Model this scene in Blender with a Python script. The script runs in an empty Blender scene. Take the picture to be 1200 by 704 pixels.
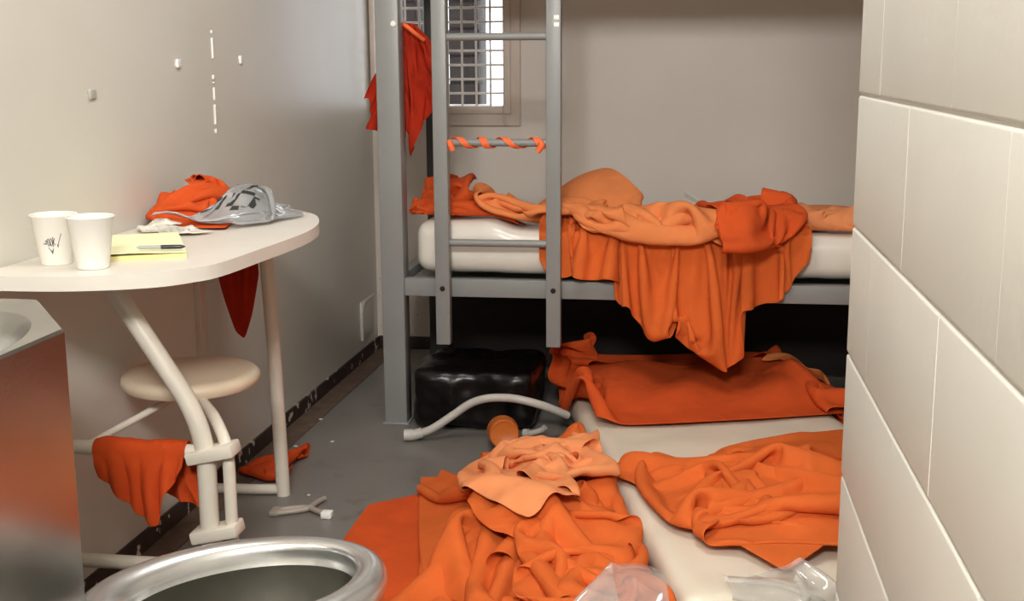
# Prison cell with a steel bunk, a wall desk, a steel sink and toilet unit and orange laundry
import bpy, bmesh, math, random
import numpy as np
from mathutils import Vector, Matrix, noise
C = bpy.context.scene.collection
PI = math.pi
random.seed(4)

# ---------------------------------------------------------------- helpers
def lin(c):
    return tuple(((v/255)/12.92 if v/255 <= .04045 else ((v/255+.055)/1.055)**2.4) for v in c)+(1,)

def obj(name, bm, m=None, parent=None, smooth=True, angle=40):
    me = bpy.data.meshes.new(name)
    bmesh.ops.recalc_face_normals(bm, faces=bm.faces)
    bm.to_mesh(me); bm.free()
    o = bpy.data.objects.new(name, me); C.objects.link(o)
    if m is not None:
        for q in (m if isinstance(m, (list, tuple)) else [m]): me.materials.append(q)
    if smooth:
        for p in me.polygons: p.use_smooth = True
        me.set_sharp_from_angle(angle=math.radians(angle))
    if parent is not None:
        o.parent = parent
        o.matrix_parent_inverse = Matrix.Translation(parent.location).inverted()
    return o

def tag(o, label, cat, group=None):
    o['label'] = label; o['category'] = cat
    if group: o['group'] = group
    return o

def thing(name, label, cat, loc=(0, 0, 0), group=None):
    o = bpy.data.objects.new(name, None); C.objects.link(o); o.location = loc
    o.empty_display_size = .05
    return tag(o, label, cat, group)

def struct(name, bm, m, **k):
    o = obj(name, bm, m, **k)
    if o.parent is None: o['kind'] = 'structure'
    return o

def B(): return bmesh.new()

def box(bm, x0, x1, y0, y1, z0, z1, bev=0, seg=2):
    vs = [bm.verts.new(p) for p in ((x0,y0,z0),(x1,y0,z0),(x1,y1,z0),(x0,y1,z0),(x0,y0,z1),(x1,y0,z1),(x1,y1,z1),(x0,y1,z1))]
    fs = [bm.faces.new([vs[i] for i in f]) for f in ((3,2,1,0),(4,5,6,7),(0,1,5,4),(1,2,6,5),(2,3,7,6),(3,0,4,7))]
    if bev:
        es = list({e for f in fs for e in f.edges})
        bmesh.ops.bevel(bm, geom=es, offset=bev, segments=seg, profile=.5, affect='EDGES')
    return bm

def prism(bm, pts, z0, z1, bev=0, seg=3):
    n = len(pts)
    a = [bm.verts.new((x, y, z0)) for x, y in pts]; b = [bm.verts.new((x, y, z1)) for x, y in pts]
    f0 = bm.faces.new(a[::-1]); f1 = bm.faces.new(b)
    for i in range(n): bm.faces.new((a[i], a[(i+1) % n], b[(i+1) % n], b[i]))
    if bev:
        bmesh.ops.bevel(bm, geom=list(f0.edges)+list(f1.edges), offset=bev, segments=seg, profile=.5, affect='EDGES')
    return bm

def smooth_path(pts, k=8):
    """Catmull-Rom through the points"""
    P = [Vector(p) for p in pts]; P = [P[0]*2-P[1]]+P+[P[-1]*2-P[-2]]
    out = []
    for i in range(1, len(P)-2):
        for j in range(k):
            t = j/k
            out.append(.5*((2*P[i])+(P[i+1]-P[i-1])*t+(2*P[i-1]-5*P[i]+4*P[i+1]-P[i+2])*t*t+(3*P[i]-P[i-1]-3*P[i+1]+P[i+2])*t**3))
    out.append(P[-2])
    return out

def bend_path(pts, r, k=7):
    """straight runs with rounded corners, like bent pipe"""
    P = [Vector(p) for p in pts]; out = [P[0]]
    for i in range(1, len(P)-1):
        a = (P[i-1]-P[i]); b = (P[i+1]-P[i])
        q = min(r, a.length*.45, b.length*.45)
        A = P[i]+a.normalized()*q; Bq = P[i]+b.normalized()*q
        for j in range(k+1):
            t = j/k
            out.append(A*(1-t)**2+P[i]*2*t*(1-t)+Bq*t*t)
    out.append(P[-1])
    return out

def tube(bm, pts, r, sides=14, caps=True):
    P = [Vector(p) for p in pts]; n = len(P)
    T = [(P[min(i+1, n-1)]-P[max(i-1, 0)]).normalized() for i in range(n)]
    u = T[0].orthogonal().normalized(); rings = []
    for i in range(n):
        u = (u-T[i]*u.dot(T[i])).normalized(); v = T[i].cross(u)
        rr = r(i/(n-1)) if callable(r) else r
        rings.append([bm.verts.new(P[i]+(u*math.cos(2*PI*k/sides)+v*math.sin(2*PI*k/sides))*rr) for k in range(sides)])
    for i in range(n-1):
        for k in range(sides):
            bm.faces.new((rings[i][k], rings[i][(k+1) % sides], rings[i+1][(k+1) % sides], rings[i+1][k]))
    if caps: bm.faces.new(rings[0][::-1]); bm.faces.new(rings[-1])
    return bm

def lathe(bm, prof, seg=40, mat=None, sx=1, sy=1, close=False):
    """turn (r, z) points about Z; mat places the result"""
    mat = mat or Matrix()
    rings = []
    for r, z in prof:
        if r < 1e-6: rings.append([bm.verts.new(mat @ Vector((0, 0, z)))])
        else: rings.append([bm.verts.new(mat @ Vector((r*sx*math.cos(2*PI*k/seg), r*sy*math.sin(2*PI*k/seg), z))) for k in range(seg)])
    for a, b in zip(rings, rings[1:]):
        for k in range(seg):
            q = (k+1) % seg
            if len(a) == 1 and len(b) == 1: continue
            if len(a) == 1: bm.faces.new((a[0], b[k], b[q]))
            elif len(b) == 1: bm.faces.new((a[k], a[q], b[0]))
            else: bm.faces.new((a[k], a[q], b[q], b[k]))
    return bm

def soft_box(bm, hx, hy, hz, r, res, warp=None, mat=None):
    """box with round edges on an even grid; warp(p, n) bends it"""
    mat = mat or Matrix(); cache = {}
    H = (hx, hy, hz)
    N = [max(2, int(round(2*h/res))) for h in H]
    def vert(p):
        k = tuple(round(c, 6) for c in p)
        if k not in cache:
            q = Vector([max(-H[i]+r, min(H[i]-r, p[i])) for i in range(3)])
            d = Vector(p)-q; nn = d.normalized() if d.length > 1e-9 else Vector((0, 0, 1))
            w = q+nn*r
            if warp: w = warp(w, nn)
            cache[k] = bm.verts.new(mat @ w)
        return cache[k]
    for ax in range(3):
        a, b = (ax+1) % 3, (ax+2) % 3
        for s in (-1, 1):
            for i in range(N[a]):
                for j in range(N[b]):
                    f = []
                    for di, dj in ((0,0),(1,0),(1,1),(0,1)):
                        p = [0, 0, 0]; p[ax] = s*H[ax]
                        p[a] = -H[a]+2*H[a]*(i+di)/N[a]; p[b] = -H[b]+2*H[b]*(j+dj)/N[b]
                        f.append(vert(p))
                    try: bm.faces.new(f if s > 0 else f[::-1])
                    except ValueError: pass
    return bm

# ---------------------------------------------------------------- materials
def mat(name, rgb, rough=.5, metal=0, var=.06, vscale=6, bump=0, bscale=80, spec=.5, sheen=0, rgb2=None, coat=0):
    m = bpy.data.materials.new(name); m.use_nodes = True
    nt = m.node_tree; p = nt.nodes['Principled BSDF']
    p.inputs['Roughness'].default_value = rough; p.inputs['Metallic'].default_value = metal
    p.inputs['Specular IOR Level'].default_value = spec
    p.inputs['Sheen Weight'].default_value = sheen; p.inputs['Coat Weight'].default_value = coat
    tc = nt.nodes.new('ShaderNodeTexCoord')
    n = nt.nodes.new('ShaderNodeTexNoise'); n.inputs['Scale'].default_value = vscale; n.inputs['Detail'].default_value = 5
    nt.links.new(tc.outputs['Object'], n.inputs['Vector'])
    r = nt.nodes.new('ShaderNodeValToRGB')
    c = lin(rgb)
    if rgb2 is None:
        a = tuple(v*(1-var) for v in c[:3])+(1,); b = tuple(min(1, v*(1+var)) for v in c[:3])+(1,)
    else: a, b = c, lin(rgb2)
    r.color_ramp.elements[0].color = a; r.color_ramp.elements[1].color = b
    r.color_ramp.elements[0].position = .35; r.color_ramp.elements[1].position = .65
    nt.links.new(n.outputs['Fac'], r.inputs['Fac']); nt.links.new(r.outputs['Color'], p.inputs['Base Color'])
    if bump:
        n2 = nt.nodes.new('ShaderNodeTexNoise'); n2.inputs['Scale'].default_value = bscale; n2.inputs['Detail'].default_value = 4
        nt.links.new(tc.outputs['Object'], n2.inputs['Vector'])
        bp = nt.nodes.new('ShaderNodeBump'); bp.inputs['Strength'].default_value = bump; bp.inputs['Distance'].default_value = .004
        nt.links.new(n2.outputs['Fac'], bp.inputs['Height']); nt.links.new(bp.outputs['Normal'], p.inputs['Normal'])
    return m

def specks(m, rgb, scale, lo, hi, zmax=None):
    """scuffs and chips of another colour with shapes of their own, optionally only low on the wall"""
    nt = m.node_tree; p = nt.nodes['Principled BSDF']
    src = p.inputs['Base Color'].links[0].from_socket
    tc = nt.nodes.new('ShaderNodeTexCoord'); n = nt.nodes.new('ShaderNodeTexNoise')
    n.inputs['Scale'].default_value = scale; n.inputs['Detail'].default_value = 3
    nt.links.new(tc.outputs['Object'], n.inputs['Vector'])
    r = nt.nodes.new('ShaderNodeMapRange'); r.inputs['From Min'].default_value = lo; r.inputs['From Max'].default_value = hi
    nt.links.new(n.outputs['Fac'], r.inputs['Value'])
    fac = r.outputs['Result']
    if zmax:
        s = nt.nodes.new('ShaderNodeSeparateXYZ'); nt.links.new(tc.outputs['Object'], s.inputs[0])
        q = nt.nodes.new('ShaderNodeMapRange'); q.inputs['From Min'].default_value = zmax; q.inputs['From Max'].default_value = zmax*.8
        nt.links.new(s.outputs['Z'], q.inputs['Value'])
        mu = nt.nodes.new('ShaderNodeMath'); mu.operation = 'MULTIPLY'
        nt.links.new(fac, mu.inputs[0]); nt.links.new(q.outputs['Result'], mu.inputs[1]); fac = mu.outputs[0]
    mx = nt.nodes.new('ShaderNodeMix'); mx.data_type = 'RGBA'
    nt.links.new(fac, mx.inputs['Factor']); nt.links.new(src, mx.inputs['A']); mx.inputs['B'].default_value = lin(rgb)
    nt.links.new(mx.outputs['Result'], p.inputs['Base Color'])
    return m

def clear_plastic(name, tint, milk, rough=.12, crease=0):
    """thin clear plastic film: see-through with a milky share and a gloss"""
    m = bpy.data.materials.new(name); m.use_nodes = True
    nt = m.node_tree; p = nt.nodes['Principled BSDF']; out = nt.nodes['Material Output']
    p.inputs['Base Color'].default_value = lin(tint); p.inputs['Roughness'].default_value = rough
    p.inputs['Specular IOR Level'].default_value = .8
    t = nt.nodes.new('ShaderNodeBsdfTransparent'); t.inputs[0].default_value = (.97, .97, .97, 1)
    g = nt.nodes.new('ShaderNodeBsdfGlossy'); g.inputs['Roughness'].default_value = rough
    mx = nt.nodes.new('ShaderNodeMixShader'); mx.inputs[0].default_value = milk
    nt.links.new(t.outputs[0], mx.inputs[1]); nt.links.new(p.outputs[0], mx.inputs[2])
    if crease:
        tc = nt.nodes.new('ShaderNodeTexCoord'); n = nt.nodes.new('ShaderNodeTexNoise'); n.noise_type = 'RIDGED_MULTIFRACTAL'
        n.inputs['Scale'].default_value = 11; n.inputs['Detail'].default_value = 3; n.inputs['Distortion'].default_value = 1
        nt.links.new(tc.outputs['Object'], n.inputs['Vector'])
        bp = nt.nodes.new('ShaderNodeBump'); bp.inputs['Strength'].default_value = crease; bp.inputs['Distance'].default_value = .008
        nt.links.new(n.outputs['Fac'], bp.inputs['Height'])
        nt.links.new(bp.outputs['Normal'], p.inputs['Normal']); nt.links.new(bp.outputs['Normal'], g.inputs['Normal'])
    fr = nt.nodes.new('ShaderNodeLayerWeight'); fr.inputs['Blend'].default_value = .35
    sc = nt.nodes.new('ShaderNodeMath'); sc.operation = 'MULTIPLY'; sc.inputs[1].default_value = .55
    nt.links.new(fr.outputs['Facing'], sc.inputs[0])
    m2 = nt.nodes.new('ShaderNodeMixShader')
    nt.links.new(sc.outputs[0], m2.inputs[0]); nt.links.new(mx.outputs[0], m2.inputs[1]); nt.links.new(g.outputs[0], m2.inputs[2])
    nt.links.new(m2.outputs[0], out.inputs['Surface'])
    return m

def fabric(name, rgb, var=.07, crease=.75):
    """cotton: weave, small creases and a little fade"""
    m = mat(name, rgb, .92, var=var, vscale=9, bump=.25, bscale=420, spec=.1)
    nt = m.node_tree; p = nt.nodes['Principled BSDF']
    old = p.inputs['Normal'].links[0].from_node
    tc = nt.nodes.new('ShaderNodeTexCoord')
    n = nt.nodes.new('ShaderNodeTexNoise'); n.noise_dimensions = '3D'; n.noise_type = 'RIDGED_MULTIFRACTAL'
    n.inputs['Scale'].default_value = 13; n.inputs['Detail'].default_value = 3; n.inputs['Distortion'].default_value = .6
    nt.links.new(tc.outputs['Object'], n.inputs['Vector'])
    b = nt.nodes.new('ShaderNodeBump'); b.inputs['Strength'].default_value = crease; b.inputs['Distance'].default_value = .005
    nt.links.new(n.outputs['Fac'], b.inputs['Height']); nt.links.new(b.outputs['Normal'], old.inputs['Normal'])
    return m
M = dict(
    paint=mat('cream_wall_paint', (212, 208, 198), .36, var=.025, vscale=2.5, bump=.05, bscale=30, spec=.45),
    backpaint=mat('back_wall_paint', (219, 208, 198), .42, var=.03, vscale=2.2, bump=.05, bscale=30),
    block=mat('block_wall_paint', (206, 203, 195), .45, var=.02, vscale=4, bump=.12, bscale=60, spec=.4),
    ceil=mat('ceiling_paint', (205, 198, 186), .8),
    floor=mat('grey_floor_paint', (120, 116, 111), .33, var=.05, vscale=3.2, bump=.06, bscale=40, spec=.5),
    gutter=mat('brown_floor_strip', (104, 84, 70), .6, var=.25, vscale=18, bump=.3, bscale=60),
    base=mat('dark_cove_base', (58, 44, 38), .5, var=.25, vscale=20),
    frame=mat('window_frame_paint', (214, 198, 186), .45, var=.03),
    grille=mat('pale_grille_paint', (222, 216, 210), .45),
    brick=mat('dark_exterior_brick', (26, 18, 16), .9, var=.35, vscale=14, bump=.5, bscale=30),
    steel=mat('grey_bed_paint', (138, 139, 137), .38, var=.03, vscale=8, spec=.5, bump=.03, bscale=90),
    darksteel=mat('dark_rear_post', (44, 40, 39), .5, var=.1),
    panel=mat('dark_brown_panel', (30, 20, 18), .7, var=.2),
    dark=mat('black_bolt', (20, 18, 18), .4),
    white=mat('white_sticker', (240, 240, 236), .5, var=.01),
    tube=mat('desk_tube_enamel', (216, 208, 194), .3, var=.03, vscale=12, spec=.5),
    top=mat('desk_top_enamel', (226, 220, 210), .34, var=.015, vscale=7, spec=.5),
    seat=mat('stool_seat_enamel', (216, 198, 174), .38, var=.04, vscale=9),
    inox=mat('brushed_stainless', (184, 182, 178), .27, metal=1, var=.05, vscale=10, bump=.05, bscale=120),
    rim=mat('polished_stainless', (224, 224, 222), .27, metal=.85, var=.06, vscale=14, bump=.08, bscale=40),
    bowl=mat('dull_bowl_steel', (104, 102, 92), .38, metal=.85, var=.12, vscale=9),
    water=mat('toilet_water', (70, 70, 60), .04, spec=.6),
    foam=mat('white_foam_cup', (230, 226, 218), .55, var=.01),
    ink=mat('black_ink', (44, 44, 44), .5),
    pad=mat('pale_yellow_paper', (246, 244, 200), .7, var=.01),
    padedge=mat('yellow_pad_edge', (224, 214, 150), .7, var=.06, vscale=60),
    pen=mat('dark_pen_plastic', (36, 38, 52), .3),
    penclear=mat('clear_pen_barrel', (170, 172, 168), .2),
    black=mat('black_bag_plastic', (12, 9, 9), .28, var=.2, bump=.2, bscale=22, spec=.35),
    hose=mat('white_hose_plastic', (188, 184, 176), .4, var=.03),
    matt=mat('offwhite_mattress_vinyl', (230, 220, 201), .3, var=.025, vscale=5, bump=.05, bscale=12, spec=.5),
    mattb=mat('white_mattress_vinyl', (230, 225, 214), .24, var=.03, vscale=6, bump=.08, bscale=16, spec=.6),
    cup=mat('orange_cup_plastic', (196, 104, 44), .35, var=.03),
    grey=mat('grey_plastic', (160, 150, 138), .45),
    smear=mat('grey_smear', (176, 172, 164), .5),
    chip=mat('paint_flake', (226, 220, 208), .6),
    orange=fabric('orange_jumpsuit_cotton', (211, 101, 47)),
    deep=fabric('deep_orange_cotton', (203, 82, 37)),
    red=fabric('red_orange_cotton', (172, 46, 26)),
    peach=fabric('faded_peach_cotton', (230, 146, 96)),
    blanket=fabric('peach_blanket_wool', (226, 134, 80)),
    tan=fabric('tan_orange_cotton', (216, 128, 72)),
    rag=fabric('orange_rag_cotton', (194, 72, 30), .14),
    strip=mat('bright_orange_cloth_strip', (255, 112, 60), .7),
    netting=fabric('grey_white_paper', (206, 202, 192), .22),
    film=clear_plastic('clear_film', (238, 234, 226), .3, .1, .9),
    bagfilm=clear_plastic('milky_bag_film', (186, 189, 190), .62, .1, .5),
)
def creases(m, scale, strength, dist):
    nt = m.node_tree; p = nt.nodes['Principled BSDF']
    tc = nt.nodes.new('ShaderNodeTexCoord'); n = nt.nodes.new('ShaderNodeTexNoise'); n.noise_type = 'RIDGED_MULTIFRACTAL'
    n.inputs['Scale'].default_value = scale; n.inputs['Detail'].default_value = 2; n.inputs['Distortion'].default_value = .8
    nt.links.new(tc.outputs['Object'], n.inputs['Vector'])
    b = nt.nodes.new('ShaderNodeBump'); b.inputs['Strength'].default_value = strength; b.inputs['Distance'].default_value = dist
    nt.links.new(n.outputs['Fac'], b.inputs['Height']); nt.links.new(b.outputs['Normal'], p.inputs['Normal'].links[0].from_node.inputs['Normal'])
creases(M['mattb'], 6, .55, .006); creases(M['matt'], 3.5, .25, .005); creases(M['black'], 9, .35, .004)
specks(M['backpaint'], (92, 78, 66), 90, .66, .69, .35)
specks(M['base'], (214, 206, 194), 26, .62, .64)
specks(M['floor'], (96, 91, 86), 9, .6, .75)
# ---------------------------------------------------------------- cloth
def grid_faces(n, m):
    return [(i*m+j, (i+1)*m+j, (i+1)*m+j+1, i*m+j+1) for i in range(n-1) for j in range(m-1)]
def smooth_noise(n, m, cells, seed):
    """bicubic-ish value noise on an n x m grid"""
    rng = np.random.RandomState(seed)
    g = rng.uniform(-1, 1, (cells+3, cells+3))
    u = np.linspace(0, cells, n)[:, None]; v = np.linspace(0, cells, m)[None, :]
    iu = np.minimum(u.astype(int), cells); iv = np.minimum(v.astype(int), cells)
    fu = u-iu; fv = v-iv
    fu = fu*fu*(3-2*fu); fv = fv*fv*(3-2*fv)
    return (g[iu, iv]*(1-fu)*(1-fv)+g[iu+1, iv]*fu*(1-fv)+g[iu, iv+1]*(1-fu)*fv+g[iu+1, iv+1]*fu*fv)
class Field:
    """height field that garments settle on"""
    def __init__(s, x0, x1, y0, y1, res, z=0.0):
        s.x0, s.y0, s.res = x0, y0, res
        s.nx, s.ny = int((x1-x0)/res)+2, int((y1-y0)/res)+2
        s.z = np.full((s.nx, s.ny), float(z))
    def xy(s):
        return np.meshgrid(s.x0+s.res*np.arange(s.nx), s.y0+s.res*np.arange(s.ny), indexing='ij')
    def __call__(s, x, y):
        u = np.clip((x-s.x0)/s.res, 0, s.nx-1.001); v = np.clip((y-s.y0)/s.res, 0, s.ny-1.001)
        i = u.astype(int); j = v.astype(int); a = u-i; b = v-j
        z = s.z
        return z[i, j]*(1-a)*(1-b)+z[i+1, j]*a*(1-b)+z[i, j+1]*(1-a)*b+z[i+1, j+1]*a*b
    def add(s, P, blur=2, lift=0.004):
        """let later garments rest on a settled one"""
        Q = P.reshape(-1, 3)
        i = np.rint((Q[:, 0]-s.x0)/s.res).astype(int); j = np.rint((Q[:, 1]-s.y0)/s.res).astype(int)
        ok = (i >= 1) & (j >= 1) & (i < s.nx-1) & (j < s.ny-1)
        i, j, zz = i[ok], j[ok], Q[ok, 2]+lift
        t = np.full(s.z.shape, -9.0)
        for di in (-1, 0, 1):
            for dj in (-1, 0, 1):
                np.maximum.at(t, (i+di, j+dj), zz)
        z = np.maximum(s.z, t)
        for _ in range(blur):
            p = np.pad(z, 1, mode='edge')
            z = np.maximum(z, .25*(p[:-2, 1:-1]+p[2:, 1:-1]+p[1:-1, :-2]+p[1:-1, 2:]))
        s.z = z
def _con(A, B, L, k, wa, wb):
    d = B-A
    l = np.sqrt((d*d).sum(-1))+1e-9
    w = wa+wb+1e-9
    c = (k*(l-L)/(l*w))[..., None]*d
    A += wa[..., None]*c; B -= wb[..., None]*c
def _self_collide(X, flat, thick, W):
    N = len(X)
    cell = np.floor(X/thick).astype(np.int64)
    cell -= cell.min(0)-1
    ny, nz = cell[:, 1].max()+3, cell[:, 2].max()+3
    key = (cell[:, 0]*ny+cell[:, 1])*nz+cell[:, 2]
    o = np.argsort(key, kind='stable'); ks = key[o]
    offs = [(a*ny+b)*nz+c for a in (-1, 0, 1) for b in (-1, 0, 1) for c in (-1, 0, 1)]
    offs = [f for f in offs if f >= 0]
    pi, pj = [], []
    for f in offs:
        st = np.searchsorted(ks, ks+f, 'left'); en = np.searchsorted(ks, ks+f, 'right')
        if f == 0: st = np.arange(N)+1
        K = int((en-st).max()) if N else 0
        for q in range(min(K, 12)):
            ok = st+q < en
            a = np.nonzero(ok)[0]
            if len(a): pi.append(o[a]); pj.append(o[(st+q)[ok]])
    if not pi: return
    i = np.concatenate(pi); j = np.concatenate(pj)
    d = X[j]-X[i]; l2 = (d*d).sum(1)
    ok = l2 < thick*thick
    i, j, d, l2 = i[ok], j[ok], d[ok], l2[ok]
    r = np.sqrt(((flat[j]-flat[i])**2).sum(1))
    L = np.minimum(thick, r)
    l = np.sqrt(l2)+1e-9
    ok = (l < L)
    i, j, d, l, L = i[ok], j[ok], d[ok], l[ok], L[ok]
    if not len(i): return
    c = d*(((L-l)/l)*.5)[:, None]
    D = np.zeros_like(X); cnt = np.zeros(len(X))
    np.add.at(D, i, -c); np.add.at(D, j, c); np.add.at(cnt, i, 1); np.add.at(cnt, j, 1)
    X += D/np.maximum(cnt, 1)[:, None]*1.2*(W > 0)[:, None]
def drape(X, flat, collide, steps=140, iters=10, squeeze=None, sq_steps=80, pin=None, thick=None,
          bend=.25, dt=.016, damp=.02, fric=.6, g=9.8, stretch=1.0, tether=None):
    """settle a cloth: X (n,m,3) start, flat (n,m,2) pattern, collide(P)->P pushed out, squeeze(P, t)->P moves the cloth in"""
    n, m = X.shape[:2]
    X = X.astype(float).copy(); V = np.zeros_like(X)
    W = np.ones((n, m)) if pin is None else np.where(pin, 0.0, 1.0)
    F3 = np.concatenate([flat, np.zeros((n, m, 1))], -1)
    S = slice
    sets = []
    for k0 in (0, 1):
        a = (S(k0, n-1, 2), S(None)); b = (S(k0+1, n, 2), S(None)); sets.append((a, b, stretch))
        a = (S(None), S(k0, m-1, 2)); b = (S(None), S(k0+1, m, 2)); sets.append((a, b, stretch))
    for k0 in (0, 1):
        sets.append(((S(k0, n-1, 2), S(0, m-1)), (S(k0+1, n, 2), S(1, m)), .6*stretch))
        sets.append(((S(k0, n-1, 2), S(1, m)), (S(k0+1, n, 2), S(0, m-1)), .6*stretch))
    if bend > 0:
        for k0 in (0, 1, 2, 3):
            a = (S(k0, n-2, 4), S(None)); b = (S(k0+2, n, 4), S(None)); sets.append((a, b, bend))
            a = (S(None), S(k0, m-2, 4)); b = (S(None), S(k0+2, m, 4)); sets.append((a, b, bend))
    sets2 = [(a, b, np.sqrt(((flat[b]-flat[a])**2).sum(-1)), k) for a, b, k in sets]
    for st in range(steps):
        V[..., 2] -= g*dt
        V *= (1-damp)
        P = X.copy()
        X = X+V*dt*W[..., None]
        if squeeze is not None and st < sq_steps:
            Q = squeeze(X, st/sq_steps)
            X = np.where(W[..., None] > 0, Q, X)
        for it in range(iters):
            for a, b, L, k in sets2:
                _con(X[a], X[b], L, k, W[a], W[b])
            if tether is not None:
                d = X-X[:, :1]; l = np.sqrt((d*d).sum(-1))+1e-9
                X = X[:, :1]+d*np.minimum(1, tether*1.02/l)[..., None]
            if it % 5 == 4: X = np.where(W[..., None] > 0, collide(X), X)
        if thick and st % 2 == 0:
            Y = X.reshape(-1, 3).copy(); _self_collide(Y, F3.reshape(-1, 3), thick, W.reshape(-1)); X = Y.reshape(n, m, 3)
        Y = collide(X)
        hit = (np.abs(Y-X).sum(-1) > 1e-7) & (W > 0)
        X = np.where(W[..., None] > 0, Y, X)
        # friction: contacts keep little of this step's sideways motion
        mv = X-P
        mv[..., :2] = np.where(hit[..., None], mv[..., :2]*(1-fric), mv[..., :2])
        X = P+mv
        V = (X-P)/dt
        sp = np.sqrt((V*V).sum(-1, keepdims=True)); V = np.where(sp > 2.5, V*2.5/sp, V)
    return X
# ---------------------------------------------------------------- the room
def XL(y): return -1.23-.0183*(4.78-y)          # the left wall runs very slightly out of square
YB, XP, YP, ZC = 4.78, .229, 1.72, 2.42
struct('floor', box(B(), -1.6, 1.3, -1.0, 5.0, -.1, 0), M['floor'], smooth=False)
struct('ceiling', box(B(), -1.6, 1.3, -1.0, 5.0, ZC, ZC+.1), M['ceil'], smooth=False)
struct('wall_left', prism(B(), [(XL(-.9), -.9), (XL(5), 5), (XL(5)-.15, 5), (XL(-.9)-.15, -.9)], .05, ZC), M['paint'], smooth=False)
wx0, wx1, wz0, wz1 = -1.205, -.703, .978, 1.72
bm = B()
box(bm, -1.5, wx0, YB, YB+.2, 0, ZC); box(bm, wx1, 1.3, YB, YB+.2, 0, ZC)
box(bm, wx0, wx1, YB, YB+.2, 0, wz0); box(bm, wx0, wx1, YB, YB+.2, wz1, ZC)
struct('wall_back', bm, M['backpaint'], smooth=False)
struct('wall_right', box(B(), 1.15, 1.3, YP, 5, 0, ZC), M['paint'], smooth=False)
struct('wall_front', box(B(), -1.6, 1.3, -1.0, -.85, 0, ZC), M['paint'], smooth=False)
def block(bm, x0, x1, y0, y1, z0, z1):
    b2 = B(); box(b2, x0, x1, y0, y1, z0, z1)
    fr = [e for e in b2.edges if all(abs(v.co.x-x0) < 1e-6 for v in e.verts)]
    hz = [e for e in fr if abs(e.verts[0].co.z-e.verts[1].co.z) < 1e-6]
    bmesh.ops.bevel(b2, geom=hz, offset=.004, segments=3, profile=.5, affect='EDGES')
    tmp = bpy.data.meshes.new('tmp'); b2.to_mesh(tmp); b2.free(); bm.from_mesh(tmp); bpy.data.meshes.remove(tmp)
bm = B(); box(bm, XP+.003, 1.3, -.9, YP-.003, 0, ZC)
course = [1.103+.178*k for k in range(-7, 8)]
rng = random.Random(3)
for k, z0 in enumerate(course):
    z1 = min(z0+.178, ZC)
    z0 = max(z0, 0)
    if z1-z0 < .02: continue
    y = YP-((.182 if k % 2 else .388))
    cuts = [YP]
    while y > -.9: cuts.append(y); y -= .412
    cuts.append(-.9)
    for a, b in zip(cuts, cuts[1:]):
        t = rng.uniform(0, .0005)
        block(bm, XP-t, XP+.05, b+.0006, (a if a == YP else a-.0006), z0+.0012, z1-.0012)
struct('wall_partition', bm, M['block'])
bm = B()
prism(bm, [(XL(-.85)+.006, -.85), (XL(YB)+.006, YB), (XL(YB)-.02, YB), (XL(-.85)-.02, -.85)], 0, .05)
struct('baseboard_left', bm, M['base'], smooth=False)
struct('baseboard_back', box(B(), XL(YB)+.007, 1.15, YB-.008, YB+.01, 0, .052, .003), M['base'])
bm = B()
prism(bm, [(XL(2.0)+.007, 2.0), (XL(YB)+.007, YB-.01), (XL(YB)+.085, YB-.01), (XL(2.0)+.075, 2.0)], 0, .0025)
struct('trim_1', bm, M['gutter'], smooth=False)
bm = B()
y0, y1, z0, z1 = 4.53, 4.71, .085, .235
box(bm, XL(y0)-.01, XL(y0)+.006, y0, y1, z0, z1, .002)
tube(bm, bend_path([(XL(y0)+.007, y1, z1), (XL(y0)+.007, y0+.03, z1-.005), (XL(y0)+.007, y0, z1-.03), (XL(y0)+.007, y0, z0)], .03), .004, 8)
struct('trim_2', bm, M['paint'])

# window: plate frame, grille and pane
bm = B()
fx0, fx1, fz0, fz1 = XL(YB)+.003, -.637, .903, 1.80
for a in ((fx0, wx0, fz0, fz1), (wx1, fx1, fz0, fz1), (wx0, wx1, fz0, wz0), (wx0, wx1, wz1, fz1)):
    box(bm, a[0], a[1], YB-.022, YB-.0005, a[2], a[3], .0015)
for a in ((wx0-.02, wx0), (wx1, wx1+.03)): box(bm, a[0], a[1], YB-.032, YB-.02, wz0-.03, wz1+.03, .003)
box(bm, wx0, wx1, YB-.032, YB-.02, wz0-.03, wz0, .003)
win = struct('window_1', bm, M['frame'])
bm = B()
n = 9
for k in range(1, n):
    x = wx0+(wx1-wx0)*k/n
    tube(bm, [(x, YB+.02, wz0), (x, YB+.02, wz1)], .0045, 8)
k = 0
while wz0+.048+.0545*k < wz1:
    z = wz0+.048+.0545*k; k += 1
    tube(bm, [(wx0, YB+.028, z), (wx1, YB+.028, z)], .0045, 8)
struct('security_grille', bm, M['grille'], parent=win)
glass = clear_plastic('window_glass', (240, 244, 250), .01, .05)
struct('glass_pane', box(B(), wx0, wx1, YB+.12, YB+.126, wz0, wz1), glass, parent=win, smooth=False)
for (a, b), lab in (((-1.075, -.942), 'dark brick pier outside behind the middle of the barred window'),
                    ((-1.45, -1.225), 'dark brick pier outside behind the side of the barred window next to the hanging garment')):
    bm = B(); box(bm, a, b, 5.60, 5.85, -.1, 3.0, .006)
    for k in range(24):
        z = .1+k*.12
        box(bm, a-.012 if k % 2 else a+.004, b+.01 if k % 2 else b-.004, 5.588, 5.70, z, z+.108, .006)
    tag(obj('exterior_brick_pier', bm, M['brick']), lab, 'pillar')

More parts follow.
